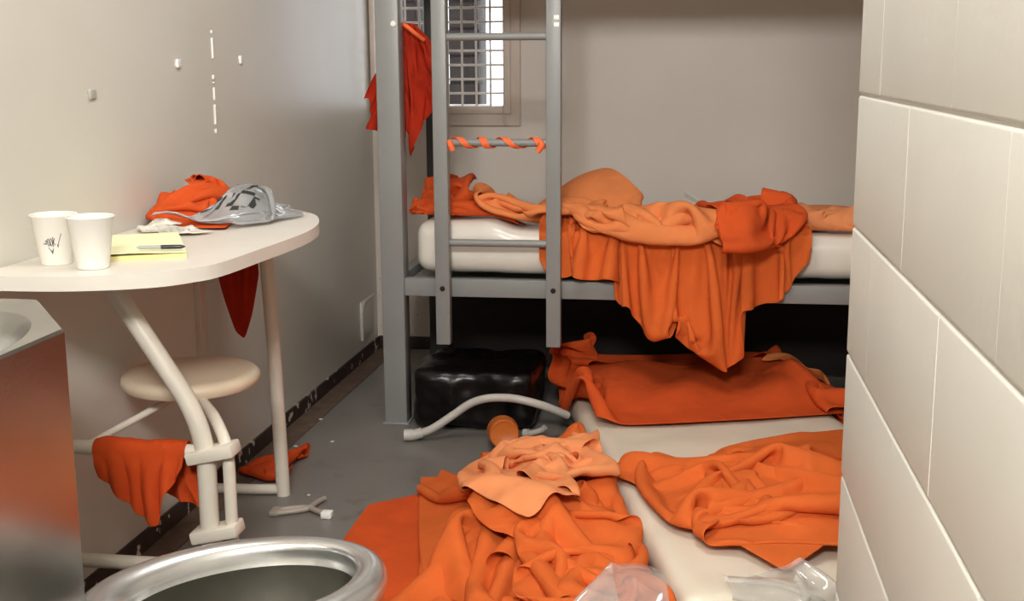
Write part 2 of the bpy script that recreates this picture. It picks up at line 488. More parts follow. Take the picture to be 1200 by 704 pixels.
# ---------------------------------------------------------------- bunk bed
YF, YK = 3.73, 4.45
bed = thing('bunk_bed', 'grey painted steel bunk bed with ladder against the back wall', 'bunk bed', (-.06, 4.1, 0))
PW = .073
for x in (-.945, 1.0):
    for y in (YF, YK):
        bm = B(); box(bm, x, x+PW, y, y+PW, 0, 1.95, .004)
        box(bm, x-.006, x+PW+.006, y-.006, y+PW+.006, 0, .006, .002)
        po = obj('post', bm, M['steel'] if y == YF else M['darksteel'], bed)  # rear posts get a darker material than the front ones
        if y == YK: po['label'] = 'dark rear post'
for z in (.422, 1.46):
    obj('side_rail', box(B(), -.872, 1.0, YF+.006, YF+.046, z, z+.056, .003), M['steel'], bed)
    obj('side_rail', box(B(), -.872, 1.0, YK+.02, YK+.06, z, z+.056, .003), M['steel'], bed)
    for x in (-.93, 1.015):
        obj('end_rail', box(B(), x, x+.04, YF+PW, YK, z, z+.056, .003), M['steel'], bed)
    bm = B(); box(bm, -.872, 1.0, YF+.046, YK+.02, z+.03, z+.038)
    for k in range(5): box(bm, -.872, 1.0, YF+.12+k*.13, YF+.15+k*.13, z+.008, z+.031)
    obj('deck', bm, M['steel'], bed)
lad = bpy.data.objects.new('ladder', None); C.objects.link(lad); lad.parent = bed; lad.empty_display_size = .05
lad.location = Vector((-.566, YF-.03, .28))-bed.location
lad_at = Vector((-.566, YF-.03, .28))
def sub(name, bm, m):
    o = obj(name, bm, m); o.parent = lad; o.matrix_parent_inverse = Matrix.Translation(-lad_at); return o
for x in (-.752, -.407): sub('mounting_bracket', box(B(), x, x+.028, YF-.012, YF+.007, .43, .47, .002), M['steel'])
for x in (-.7605, -.4155):
    sub('stile', box(B(), x, x+.0445, YF-.052, YF-.012, .28, 1.75, .003), M['steel'])
    bm = B(); lathe(bm, [(0, .004), (.006, .0035), (.0085, .0)], 14, Matrix.Translation((x+.022, YF-.0518, .458)) @ Matrix.Rotation(PI/2, 4, 'X'))
    sub('bolt', bm, M['dark'])
for z in (.600, .907, 1.221, 1.535):
    sub('rung', tube(B(), [(-.718, YF-.032, z), (-.414, YF-.032, z)], .0115, 16), M['steel'])
for z in (1.247, 1.268):
    sub('sticker', box(B(), -.392, -.376, YF-.0535, YF-.0518, z, z+.013, .0004), M['white'])
bm = B(); lathe(bm, [(0, .01), (.008, .008), (.010, 0)], 16, Matrix.Translation((-.886, YF+.001, 1.262)) @ Matrix.Rotation(PI/2, 4, 'X'))
obj('hook_knob', bm, M['white'], bed)

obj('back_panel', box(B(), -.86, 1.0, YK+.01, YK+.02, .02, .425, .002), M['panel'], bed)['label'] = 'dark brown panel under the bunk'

def mattress_warp(seed, lump, pillow=0, hx=1):
    def w(p, n):
        d = lump*noise.noise(Vector((p.x*5+seed, p.y*5, p.z*5)))+lump*.5*noise.noise(Vector((p.x*14+seed, p.y*14, p.z*14)))
        q = p+n*d
        if pillow and q.z > 0:
            t = max(0, min(1, (-q.x-(hx-.34))/.10)); q.z += pillow*t*t*(3-2*t)
        return q
    return w
bm = soft_box(B(), .915, .342, .070, .05, .02, mattress_warp(2, .006, .03, .915), Matrix.Translation((.069, 4.11, .558)))
bunk_matt = tag(obj('mattress', bm, M['mattb'], angle=180), 'white plastic covered mattress lying on the lower bunk', 'mattress')

# ---------------------------------------------------------------- floor mattress
th = math.atan2(-.972, .234)                     # its long side runs from the bunk towards the camera
HL = Vector((-.43, 4.12)); dv = Vector((.234, -.972)).normalized(); wv = Vector((-dv.y, dv.x))
ML, MW, MT = 1.9, .76, .105
mc = HL+dv*ML/2+wv*MW/2
bm = soft_box(B(), ML/2, MW/2, MT/2, .042, .022, mattress_warp(9, .004), Matrix.Translation((mc.x, mc.y, MT/2+.004)) @ Matrix.Rotation(math.atan2(dv.y, dv.x), 4, 'Z'))
tag(obj('mattress', bm, M['matt'], angle=180), 'cream vinyl mattress lying on the floor beside the laundry heap', 'mattress')

# ---------------------------------------------------------------- sink and toilet unit
unit = thing('sink_toilet_unit', 'stainless steel sink cabinet with toilet bowl against the left wall', 'toilet', (-1.1, 1.45, 0))
zc = .77
out = [(-1.280, 1.866), (-1.051, 1.859), (-.894, 1.646), (-.894, 1.244), (-1.051, 1.031), (-1.297, 1.024)]
cx, cy = -1.085, 1.445
def ray_poly(a, poly):
    d = Vector((math.cos(a), math.sin(a))); best = None
    for p, q in zip(poly, poly[1:]+poly[:1]):
        p = Vector(p); e = Vector(q)-p; w = p-Vector((cx, cy)); den = d.x*e.y-d.y*e.x
        if abs(den) < 1e-9: continue
        t = (w.x*e.y-w.y*e.x)/den; s = (w.x*d.y-w.y*d.x)/den
        if t > 0 and -1e-6 <= s <= 1+1e-6 and (best is None or t < best): best = t
    return Vector((cx, cy))+d*best
angs = sorted([2*PI*k/72-PI for k in range(72)]+[math.atan2(y-cy, x-cx) for x, y in out])
bm = B()
def ell(a, r, z):                                # point on the basin ellipse in direction a
    ax, by = .172*r, .33*r
    k = 1/math.sqrt((math.cos(a)/ax)**2+(math.sin(a)/by)**2)
    return (cx+k*math.cos(a), cy+k*math.sin(a), z)
rings = []
for a in angs:
    o2 = ray_poly(a, out); i2 = Vector((cx, cy))+(o2-Vector((cx, cy)))*.985
    rings.append([bm.verts.new(ell(a, 1.0, zc-.004)), bm.verts.new((i2.x, i2.y, zc)), bm.verts.new((o2.x, o2.y, zc-.005)), bm.verts.new((o2.x, o2.y, .07))])
for i in range(len(rings)):
    a, b = rings[i], rings[(i+1) % len(rings)]
    for k in range(3): bm.faces.new((a[k], a[k+1], b[k+1], b[k]))
obj('cabinet', bm, M['inox'], unit, angle=25)
kick = [((x-cx)*.93+cx if x > -1.2 else x, (y-cy)*.95+cy) for x, y in out]
obj('kick_plate', prism(B(), kick, 0, .075), M['inox'], unit, smooth=False)
bm = B(); rr = []
for r, z in ((1.0, zc-.004), (.97, zc-.016), (.93, zc-.05), (.86, zc-.12), (.7, zc-.16), (.4, zc-.175), (.08, zc-.18)):
    rr.append([bm.verts.new(ell(a, r, z)) for a in angs])
for a, b in zip(rr, rr[1:]):
    for k in range(len(angs)): bm.faces.new((a[k], a[(k+1) % len(angs)], b[(k+1) % len(angs)], b[k]))
bm.faces.new(rr[-1])
obj('basin', bm, M['inox'], unit)
ax_ = Vector((.8, .6, 0)); bx_ = Vector((-.6, .8, 0)); tc_ = Vector((-.688, 1.734, 0))
def bowl_rings(bm, prof, seg=72):
    rr = []
    for d, z in prof:
        sh = ax_*(.012 if d > .05 else 0)
        rr.append([bm.verts.new(tc_+sh+ax_*((.247-d)*math.cos(2*PI*k/seg))+bx_*((.182-d*.9)*math.sin(2*PI*k/seg))+Vector((0, 0, z))) for k in range(seg)])
    for a, b in zip(rr, rr[1:]):
        for k in range(seg): bm.faces.new((a[k], a[(k+1) % seg], b[(k+1) % seg], b[k]))
    return rr
bm = B(); bowl_rings(bm, [(.004, .312), (0, .322), (.001, .334), (.006, .344), (.014, .350), (.026, .353), (.040, .351), (.050, .345), (.056, .335), (.058, .322), (.062, .312)])
obj('bowl_rim', bm, M['rim'], unit, angle=180)
bm = B(); r_ = bowl_rings(bm, [(.062, .313), (.064, .30), (.072, .27), (.09, .22), (.115, .185), (.15, .165), (.17, .16)]); bm.faces.new(r_[-1])
obj('bowl_inside', bm, M['bowl'], unit, angle=180)
bm = B(); bowl_rings(bm, [(.004, .313), (.006, .30), (.012, .24), (.03, .16), (.06, .10), (.075, .05), (.06, .0)])
obj('bowl_outside', bm, M['inox'], unit, angle=180)
bm = B(); r_ = bowl_rings(bm, [(.098, .205), (.16, .205)]); bm.faces.new(r_[-1])
obj('water', bm, M['water'], unit)

# ---------------------------------------------------------------- wall desk with swing stool
desk = thing('wall_desk', 'white enamelled steel desk with round swing stool on left wall', 'desk', (-1.1, 2.55, 0))
outl = [(XL(2.03)+.002, 2.03), (-1.13, 2.033), (-1.03, 2.055), (-.95, 2.095), (-.905, 2.15), (-.876, 2.22), (-.858, 2.4), (-.842, 2.6), (-.846, 2.72), (-.866, 2.83), (-.915, 2.96), (-.985, 3.04), (-1.06, 3.08), (-1.15, 3.095), (XL(3.1)+.002, 3.095)]
pts = [(p.x, p.y) for p in smooth_path([(x, y, 0) for x, y in outl], 5)]
obj('desk_top', prism(B(), pts, .748, .775, .011, 4), M['top'], desk)
def leg(path, r=.0175): return tube(B(), path, r, 18)
LEG1 = bend_path([(-.94, 2.25, 0), (-.94, 2.25, .44), (-1.135, 2.25, .75)], .09)
obj('leg', leg(LEG1, .0195), M['tube'], desk)
obj('leg', leg([(-1.06, 3.05, 0), (-1.067, 3.045, .4), (-1.078, 3.035, .75)], .0185), M['tube'], desk)
obj('crossbar', leg([(-.945, 2.25, .385), (XL(2.25)+.001, 2.25, .385)], .0145), M['tube'], desk)
obj('crossbar', leg([(-.945, 2.25, .14), (XL(2.25)+.001, 2.25, .14)], .0145), M['tube'], desk)
bm = leg(bend_path([(-1.06, 3.05, .03), (-1.075, 3.05, .016), (-1.13, 3.045, .014), (XL(3.05)+.012, 3.04, .014)], .02), .014)
obj('foot_bar', bm, M['tube'], desk)
obj('wall_bracket', box(B(), XL(3.03)-.004, XL(3.03)+.016, 3.0, 3.045, .30, .75, .003), M['tube'], desk)
for z, tilt in ((.372, .0), (.205, .0)):
    bm = B()
    box(bm, -.972, -.872, 2.222, 2.278, z, z+.026, .005)
    bmesh.ops.rotate(bm, cent=(-.92, 2.25, z), matrix=Matrix.Rotation(-.22, 3, 'Y'), verts=bm.verts)
    obj('clamp', bm, M['tube'], desk)
stool = obj('stool_seat', lathe(B(), [(0, .437), (.13, .437), (.146, .442), (.153, .453), (.152, .464), (.145, .471), (.13, .4735), (0, .474)], 64, Matrix.Translation((-1.09, 2.55, 0))), M['seat'], desk)
arm = bend_path([(-.893, 2.25, .19), (-.893, 2.25, .395), (-.945, 2.32, .435), (-1.09, 2.55, .43)], .05)
obj('swing_arm', tube(B(), arm, .0125, 14), M['tube'], stool)
obj('brace', tube(B(), [(-1.09, 2.54, .432), (XL(2.36)+.012, 2.36, .345)], .008, 10), M['tube'], stool)

# things on the desk
def cup_profile(h=.096, r0=.029, r1=.043):
    return [(0, .003), (r0-.004, .003), (r0-.002, 0), (r0, .001), (r0+(r1-r0)*.93, h*.93), (r1+.0012, h*.955), (r1+.002, h*.985), (r1, h), (r1-.003, h*.985), (r1-.005, h*.93), (r0-.002, .006), (0, .006)]
cupA = thing('foam_cup', 'white foam cup with a black printed mark, beside the wall', 'cup', (-1.185, 2.175, .775), 'foam cups on the desk')
obj('cup_body', lathe(B(), cup_profile(), 48, Matrix.Translation((-1.185, 2.175, .775))), M['foam'], cupA)
bm = B()
def on_cup(a, z):                                # a point on the cup's outside
    r = .029+.014*z/.096+.0006
    return (-1.185+r*math.cos(a), 2.175+r*math.sin(a), .775+z)
scr = [[(0, .045), (.05, .042), (.09, .047), (.06, .05), (.02, .046)], [(.12, .042), (.13, .052), (.18, .05), (.19, .041), (.15, .039), (.12, .042)], [(.22, .041), (.24, .053), (.29, .05), (.3, .042), (.25, .039), (.23, .043)],
       [(.33, .037), (.33, .056), (.34, .046), (.40, .054), (.35, .046), (.42, .04)], [(.5, .042), (.52, .036), (.55, .045), (.66, .062)], [(.12, .036), (.2, .031), (.26, .028), (.34, .034)], [(.24, .03), (.27, .024), (.31, .03)], [(-.08, .044), (-.02, .041)]]
for s in scr:
    tube(bm, smooth_path([on_cup(-1.62+q[0]*1.25, q[1]) for q in s], 5), .00055, 5)
obj('printed_mark', bm, M['ink'], cupA)
cupB = tag(obj('foam_cup', lathe(B(), cup_profile(.098), 48, Matrix.Translation((-1.092, 2.135, .7752))), M['foam']), 'plain white foam cup without print, standing beside the notepad', 'cup', 'foam cups on the desk')
pad = thing('notepad', 'pale yellow writing pad lying on the desk behind the cups', 'notepad', (-1.1, 2.36, .775))
e1 = Vector((.9, .436)); e2 = Vector((-.436, .9)); p0 = Vector((-1.112, 2.195))
def padmesh(z0, z1, grow=0, curl=0):
    bm = B(); nx, ny = 12, 16; W, H = .165, .31; g = []
    for top in (0, 1):
        L = []
        for i in range(nx+1):
            for j in range(ny+1):
                u, v = i/nx, j/ny
                q = p0+e1*(u*W)+e2*(v*H)
                lift = curl*max(0, 1-v*4)**2*(.6+.4*math.sin(u*5))
                L.append(bm.verts.new((q.x, q.y, (z1 if top else z0)+lift)))
        g.append(L)
    k = ny+1
    for i in range(nx):
        for j in range(ny):
            a = i*k+j
            bm.faces.new([g[1][t] for t in (a, a+k, a+k+1, a+1)]); bm.faces.new([g[0][t] for t in (a, a+1, a+k+1, a+k)])
    for i in range(nx):
        for j in (0, ny): a = i*k+j; bm.faces.new((g[0][a], g[0][a+k], g[1][a+k], g[1][a]))
    for j in range(ny):
        for i in (0, nx): a = i*k+j; bm.faces.new((g[0][a], g[0][a+1], g[1][a+1], g[1][a]))
    return bm
obj('pad_block', padmesh(.7752, .7845), M['padedge'], pad, angle=30)
obj('top_sheet', padmesh(.7852, .786, 0, .004), M['pad'], pad, angle=30)
pen = thing('pen', 'dark gripped pen lying across the yellow notepad', 'pen', (-1.01, 2.26, .79))
A = Vector((-1.064, 2.262, .7945)); Bp = Vector((-.973, 2.285, .7945)); d = Bp-A
obj('barrel', tube(B(), [A, A+d*.06, A+d*.12, A+d*.55], lambda t: .0012+.0026*min(1, t*4), 12), M['penclear'], pen)
obj('grip', tube(B(), [A+d*.5, A+d*.55, A+d*.75, A+d*.9, A+d*.95], lambda t: .0043 if t < .8 else .003, 14), M['pen'], pen)
obj('tip', tube(B(), [A+d*.94, Bp], lambda t: .0028*(1-t)+.0006, 10), M['pen'], pen)

# ---------------------------------------------------------------- dabs and streaks stuck on the left wall
def dab(y, z, h, w, lab, name='wall_dab', m='white'):
    bm = soft_box(B(), .004, w/2, h/2, .0035, .003, lambda p, n: p+n*.0018*noise.noise(p*260+Vector((y*9, z*9, 0))), Matrix.Translation((XL(y)+.0028, y, z)))
    return tag(obj(name, bm, M[m], angle=180), lab, 'dab' if m == 'white' else 'smear', 'dried white dabs on the left wall' if m == 'white' else None)
dab(2.98, 1.148, .022, .022, 'round white dab on the left wall above the desk bag')
dab(2.53, 1.085, .022, .03, 'faint grey smear on the left wall above the cups', 'wall_smear', 'smear')
dab(3.40, 1.157, .024, .016, 'small white dab on the left wall nearest the bunk post')
for z0, z1, w in ((1.118, 1.105, .010), (1.10, 1.094, .008), (1.085, 1.05, .006), (1.04, .985, .007), (.975, .962, .004), (1.215, 1.16, .003), (1.235, 1.225, .007)):
    bm = soft_box(B(), .003, w/2, abs(z0-z1)/2, min(.0024, w*.35), .003, None, Matrix.Translation((XL(3.2)+.002, 3.2+(z0-1.1)*.02, (z0+z1)/2)))
    tag(obj('wall_drip', bm, M['white'], angle=180), 'piece of the broken white drip streak running down the left wall', 'streak', 'drip streak on the left wall')

# ---------------------------------------------------------------- things on the floor
bm = soft_box(B(), .195, .165, .095, .035, .014, lambda p, n: p+n*(.012*noise.noise(p*9)+.006*noise.noise(p*24)+.003*noise.noise(p*55)), Matrix.Translation((-.648, 3.845, .1)))
bagb = tag(obj('storage_bag', bm, M['black'], angle=180), 'black glossy plastic bag of belongings on the floor under the bunk', 'bag')
bm = B()
hp = smooth_path([(-.80, 3.565, .022), (-.755, 3.57, .04), (-.694, 3.585, .08), (-.64, 3.588, .118), (-.588, 3.585, .137), (-.53, 3.582, .142), (-.479, 3.575, .139), (-.42, 3.585, .122), (-.375, 3.61, .098), (-.345, 3.64, .076)], 8)
hose = thing('hose', 'white flexible plastic hose arching in front of the black bag', 'hose', (-.8, 3.565, 0))
obj('pipe', tube(bm, hp, .0125, 16), M['hose'], hose)
obj('cuff', tube(B(), [(-.842, 3.558, .0195), (-.815, 3.562, .020), (-.812, 3.562, .020), (-.787, 3.566, .027)], lambda t: .0185 if t < .4 else .0165, 16), M['hose'], hose)
mt = Matrix.Translation((-.517, 3.475, .058)) @ Matrix.Rotation(math.radians(12), 4, 'Z') @ Matrix.Rotation(math.radians(-100), 4, 'X')
bm = lathe(B(), [(0, .004), (.036, .003), (.041, 0), (.044, .004), (.046, .02), (.047, .08), (.049, .088), (.046, .088), (.043, .02), (0, .012)], 40, mt)
tag(obj('plastic_cup', bm, M['cup']), 'orange plastic cup lying on its side behind the laundry heap', 'cup')
bm = B()
tube(bm, smooth_path([(-.475, 3.64, .012), (-.45, 3.63, .02), (-.425, 3.625, .03), (-.412, 3.62, .042)], 6), .009, 12)
tube(bm, [(-.48, 3.64, .0145), (-.463, 3.634, .0165)], .0135, 12)
tag(obj('pipe_fitting', bm, M['hose']), 'short white bent pipe fitting on the floor under the hose', 'fitting')
wr = thing('plastic_yoke', 'beige Y shaped plastic piece on the floor by the desk leg', 'plastic piece', (-.96, 2.92, 0))
bm = B()
tube(bm, smooth_path([(-1.03, 2.893, .007), (-.985, 2.915, .008), (-.955, 2.935, .009), (-.945, 2.985, .009), (-.935, 3.015, .008)], 6), .0075, 10)
tube(bm, smooth_path([(-1.03, 2.918, .007), (-.99, 2.935, .008), (-.958, 2.94, .009), (-.92, 2.915, .009), (-.895, 2.9, .008)], 6), .0075, 10)
box(bm, -1.046, -1.022, 2.885, 2.93, .001, .014, .003)
obj('yoke_body', bm, M['grey'], wr)
obj('tip_plug', box(B(), -.908, -.88, 2.885, 2.912, .001, .018, .003), M['white'], wr)
for (x, y, r, lab) in ((-1.157, 3.46, .008, 'white paint flake on the floor in front of the desk foot'), (-1.06, 3.52, .006, 'small white paint flake out on the open grey floor'), (-1.165, 3.75, .007, 'white paint flake beside the brown floor strip'), (-.99, 3.05, .005, 'tiny pale flake near the Y shaped plastic piece')):
    bm = B(); prism(bm, [(x+r*random.uniform(.6, 1.2)*math.cos(a), y+r*random.uniform(.6, 1.2)*math.sin(a)) for a in [k*2*PI/7 for k in range(7)]], .001, .004, .0006, 1)
    tag(obj('paint_flake', bm, M['chip']), lab, 'flake', 'paint flakes on the floor')
# ---------------------------------------------------------------- garments
def cloth_obj(name, X, m, label, cat, thick=.003, group=None, faces_mat=None, sub=2):
    n, mm = X.shape[:2]
    me = bpy.data.meshes.new(name)
    me.from_pydata([tuple(p) for p in X.reshape(-1, 3)], [], grid_faces(n, mm))
    o = bpy.data.objects.new(name, me); C.objects.link(o)
    for q in (m if isinstance(m, (list, tuple)) else [m]): me.materials.append(q)
    for p in me.polygons: p.use_smooth = True
    if faces_mat is not None:
        for i, j in faces_mat:
            if 0 <= i < n-1 and 0 <= j < mm-1: me.polygons[i*(mm-1)+j].material_index = 1
    if thick:
        s = o.modifiers.new('thickness', 'SOLIDIFY'); s.thickness = thick; s.offset = 1
    s = o.modifiers.new('smooth', 'SUBSURF'); s.levels = 1; s.render_levels = sub
    return tag(o, label, cat, group)

def uv(n, m):
    return np.linspace(0, 1, n)[:, None]*np.ones((1, m)), np.linspace(0, 1, m)[None, :]*np.ones((n, 1))

def lay(quad, fld, c=1.5, h=.02, amp=.10, seed=1, bend=.35, thick=.95, steps=140, sq=80, base=None, wob=.05, iters=10, extra=None, fric=.7, gap=.005, g=7.0, rate=.975, freq=4, swirl=()):
    """drop a garment wider than its footprint, gather it in from the sides and let it settle in folds; h is the weave of the grid"""
    q = [np.array(p, float) for p in quad]
    d = lambda a, b: float(np.linalg.norm(q[a]-q[b]))
    n = max(8, int(c*(d(0, 1)+d(3, 2))/2/h)); m = max(8, int(c*(d(0, 3)+d(1, 2))/2/h))
    u, v = uv(n, m)
    F = ((1-u)*(1-v))[..., None]*q[0]+(u*(1-v))[..., None]*q[1]+(u*v)[..., None]*q[2]+((1-u)*v)[..., None]*q[3]
    cen = F.reshape(-1, 2).mean(0)
    lo = np.percentile(F.reshape(-1, 2), 1, axis=0); hi = np.percentile(F.reshape(-1, 2), 99, axis=0)
    flat = (F-cen)*c
    X = np.concatenate([flat+cen, np.zeros((n, m, 1))], -1)
    X[..., 0] += wob*smooth_noise(n, m, 5, seed+1); X[..., 1] += wob*smooth_noise(n, m, 5, seed+2)
    zz = (float(fld(*F.reshape(-1, 2).T).max()) if base is None else base)
    X[..., 2] = zz+.02+amp*(1+smooth_noise(n, m, freq, seed))*.7+amp*.3*smooth_noise(n, m, freq*2, seed+5)
    tgt = hi-lo
    def squeeze(Y, t):
        P = Y.reshape(-1, 3)
        l = np.percentile(P[:, :2], 1, axis=0); e = np.percentile(P[:, :2], 99, axis=0)
        k = np.clip(tgt/(e-l+1e-6), rate, 1.01)
        mid = (l+e)/2; goal = (lo+hi)/2
        Z = Y.copy()
        Z[..., :2] = (Y[..., :2]-mid)*k+mid+np.clip(goal-mid, -.01, .01)
        for sx, sy, sr, om in swirl:
            dx, dy = Z[..., 0]-sx, Z[..., 1]-sy
            w = om*np.exp(-(dx*dx+dy*dy)/sr**2)
            c_, s_ = np.cos(w), np.sin(w)
            Z[..., 0] = sx+dx*c_-dy*s_; Z[..., 1] = sy+dx*s_+dy*c_
        return Z
    def col(P):
        Q = P.copy(); Q[..., 2] = np.maximum(P[..., 2], fld(P[..., 0], P[..., 1])+gap)
        return extra(Q) if extra else Q
    return drape(X, flat, col, steps=steps, squeeze=squeeze, sq_steps=sq, thick=h*thick if thick else None, bend=bend, iters=iters, fric=fric, g=g)

def curve(u, pts): return np.interp(u, [p[0] for p in pts], [p[1] for p in pts])
def hang(x0, x1, y, ztop, lens, n, m, gather=1.5, waves=5, amp=.02, seed=1, collide=None, steps=60, narrow=0.0, bend=.2, thick=.008):
    u, v = uv(n, m)
    L = curve(u, lens)
    cx_ = (x0+x1)/2
    a = x0+(x1-x0)*u
    a = cx_+(a-cx_)*(1-narrow*(1-v))
    f = amp*(np.sin(u*2*PI*waves+seed)+.5*smooth_noise(n, m, 6, seed))*(.3+.7*v)
    zt = curve(u, ztop) if isinstance(ztop, list) else ztop
    X = np.stack([a, y+f, zt-L*v], -1)
    flat = np.stack([(x0+(x1-x0)*u)*gather, L*v], -1)
    pin = (v < 1e-6)
    return drape(X, flat, collide or (lambda P: P), steps=steps, iters=8, pin=pin, thick=thick, bend=bend, damp=.08, tether=L*v)
def lim(x0, x1, y0, y1):
    def f(P):
        Q = P.copy(); Q[..., 0] = np.clip(P[..., 0], x0, x1); Q[..., 1] = np.clip(P[..., 1], y0, y1); return Q
    return f

# what lies on the floor: the floor mattress is a raised block
class XY:
    def __init__(s, x, y): s.x, s.y = x, y
l_ = math.hypot(.234, .972)
HL = XY(-.43, 4.12); dv = XY(.234/l_, -.972/l_); wv = XY(-dv.y, dv.x)
ff = Field(-1.25, .9, 1.9, 4.6, .012)
gx, gy = ff.xy()
la = (gx-HL.x)*dv.x+(gy-HL.y)*dv.y; lb = (gx-HL.x)*wv.x+(gy-HL.y)*wv.y
def edge(d, w=.03): return np.clip(d/w+.5, 0, 1)
blk = np.minimum(np.minimum(edge(la), edge(ML-la)), np.minimum(edge(lb), edge(MW-lb)))
ff.z = np.maximum(0.0, (MT+.014)*np.sqrt(blk))
sm = lambda t: np.clip(t, 0, 1)**2*(3-2*np.clip(t, 0, 1))
roll = (.034+.012*np.sin(lb*9+1)+.012*np.sin(lb*21+la*14))*sm((.68-la)/.2)*sm(la/.2)*sm((lb+.01)/.16)
ff.z = ff.z+roll*(blk > .5)
floor_field = ff.z.copy()

def heap_clip(P):
    Q = P.copy()
    over = np.maximum((P[..., 0]-HL.x)*wv.x+(P[..., 1]-HL.y)*wv.y+.012, 0)
    Q[..., 0] -= wv.x*over; Q[..., 1] -= wv.y*over
    return Q
X = lay([(-0.397, 3.201), (-0.622, 4.091), (0.533, 4.342), (0.744, 3.547)], ff, c=1.117, h=.02, amp=.05, seed=103, bend=.35, thick=.8, steps=110, sq=40, wob=.035, fric=.85, rate=.99)
ff.add(X)
cloth_obj('bed_sheet', X, M['deep'], 'deep orange sheet spread over the head of the floor mattress', 'sheet')
X = lay([(.40, 3.35), (.60, 3.45), (.62, 4.1), (.44, 4.1)], ff, c=1.9, amp=.08, seed=21, bend=.2, thick=.9, steps=120, sq=70)
ff.add(X)
cloth_obj('shirt', X, M['tan'], 'tan orange garment bunched at the wall end of the orange sheet', 'shirt')
f0 = ff.z.copy()
ff.z = ff.z+.06*np.exp(-(((gx-.27)/.22)**2+((gy-2.85)/.32)**2)**1.5)
X = lay([(-0.166, 2.86), (0.451, 2.436), (0.786, 3.454), (-0.025, 3.182)], ff, c=1.957, h=.02, amp=.12, seed=28, bend=.4, thick=1.05, steps=150, sq=100, wob=.07, fric=.85,
        swirl=[(-.0, 2.85, .09, .07), (.12, 2.62, .10, -.05), (.3, 2.9, .14, .03)])
ff.z = f0
ff.add(X)
cloth_obj('jumpsuit', X, M['orange'], 'crumpled orange jumpsuit lying on the cream floor mattress', 'jumpsuit')

# the heap on the floor: a hump of laundry, garment by garment
X = lay([(-.80, 2.55), (-.50, 2.30), (-.40, 3.30), (-.78, 2.98)], ff, c=1.12, amp=.05, seed=41, bend=.3, steps=110, sq=40, wob=.02)
ff.add(X)
cloth_obj('blanket', X, M['deep'], 'flat deep orange cloth at the toilet side of the laundry heap', 'cloth')
hump = .11*np.exp(-(((gx+.36)/.22)**2+((gy-2.80)/.40)**2)**1.2)
ff.z = np.maximum(ff.z, hump*np.where(lb < -.02, 1, np.clip(1+ (lb+.02)/-.08, 0, 1)))
X = lay([(-0.646, 2.081), (-0.013, 2.081), (-0.103, 3.371), (-0.578, 3.42)], ff, c=2.568, h=.023, amp=.2, seed=131, bend=.45, thick=1.05, steps=150, sq=115, wob=.10, freq=5, fric=.85, extra=heap_clip,
        swirl=[(-.50, 2.45, .13, .05), (-.28, 2.55, .11, -.05), (-.40, 2.85, .14, .045), (-.22, 2.95, .10, .05), (-.45, 3.15, .12, -.04)])
ff.add(X)
cloth_obj('jumpsuit', X, M['orange'], 'big orange jumpsuit in deep folds, main mass of the floor laundry heap', 'jumpsuit')
X = lay([(-0.36, 2.096), (-0.029, 2.096), (-0.114, 2.82), (-0.36, 2.82)], ff, c=2.024, h=.021, amp=.13, seed=22, bend=.4, thick=1.05, steps=140, sq=105, wob=.08, fric=.85, extra=heap_clip,
        swirl=[(-.12, 2.70, .08, -.07), (-.2, 2.4, .10, .06), (-.28, 2.62, .08, .05)])
ff.add(X)
cloth_obj('trousers', X, M['orange'], 'orange trousers rolled against the edge of the floor mattress', 'trousers')
X = lay([(-0.562, 2.538), (-0.205, 2.557), (-0.168, 3.195), (-0.511, 3.214)], ff, c=1.938, h=.0185, amp=.13, seed=195, bend=.3, thick=1.05, steps=150, sq=105, wob=.06, fric=.85, extra=heap_clip,
        swirl=[(-.42, 2.9, .09, .06), (-.28, 3.05, .09, -.06), (-.34, 2.68, .08, .06)])
ff.add(X)
cloth_obj('shirt', X, M['peach'], 'faded peach shirt crumpled on top of the floor laundry heap', 'shirt')

X = lay([(-.16, 2.13), (.0, 2.13), (-.02, 2.30), (-.18, 2.30)], ff, c=1.5, amp=.05, seed=81, bend=.2, thick=.6, steps=90, sq=50, wob=.02)
cloth_obj('plastic_wrap', X, M['film'], 'clear plastic wrap lying on the near end of the laundry heap', 'wrap', thick=0)
X = lay([(.02, 2.22), (.56, 2.24), (.56, 2.44), (.04, 2.38)], ff, c=1.5, h=.0135, amp=.05, seed=87, bend=.4, thick=1.0, steps=80, sq=40, wob=.02, gap=.006)
cloth_obj('plastic_sheet', X, M['film'], 'clear plastic sheet over the near end of the floor mattress', 'plastic sheet', thick=0)

# what lies on the bunk
bf = Field(-1.0, 1.1, 3.55, 4.78, .012, .3)
gx, gy = bf.xy()
top = .628+.03*np.clip((-.50-gx)/.1, 0, 1)
bf.z = np.where((gx > -.87) & (gx < 1.0), .3+(top-.3)*np.sqrt(np.clip((gy-3.735)/.03+.3, 0, 1)), .3)
bf.z = np.where((gx > -.87) & (gx < 1.0) & (gy > 3.735), bf.z+.008, bf.z)
bf.z = np.where(gy > 4.48, np.maximum(bf.z, .60), bf.z)
b0 = bf.z.copy()
bf.z = np.maximum(bf.z, (.755*np.exp(-.5*(((gx+.73)/.24)**2+((gy-4.08)/.22)**2)**2)))
X = lay([(-0.958, 3.833), (-0.508, 3.754), (-0.508, 4.248), (-0.958, 4.248)], bf, c=2.069, h=.017, amp=.09, seed=26, bend=.3, steps=140, sq=90, wob=.06, base=.74, extra=lim(-.87, .99, 3.80, 4.43))
bf.z = b0.copy(); bf.add(X)
cloth_obj('shirt', X, M['deep'], 'bunched deep orange shirt at the ladder end of the lower bunk', 'shirt')
b1 = bf.z.copy()
bf.z = np.maximum(bf.z, .62+.06*np.exp(-(((gx-.44)/.22)**2+((gy-4.02)/.18)**2)**1.5))
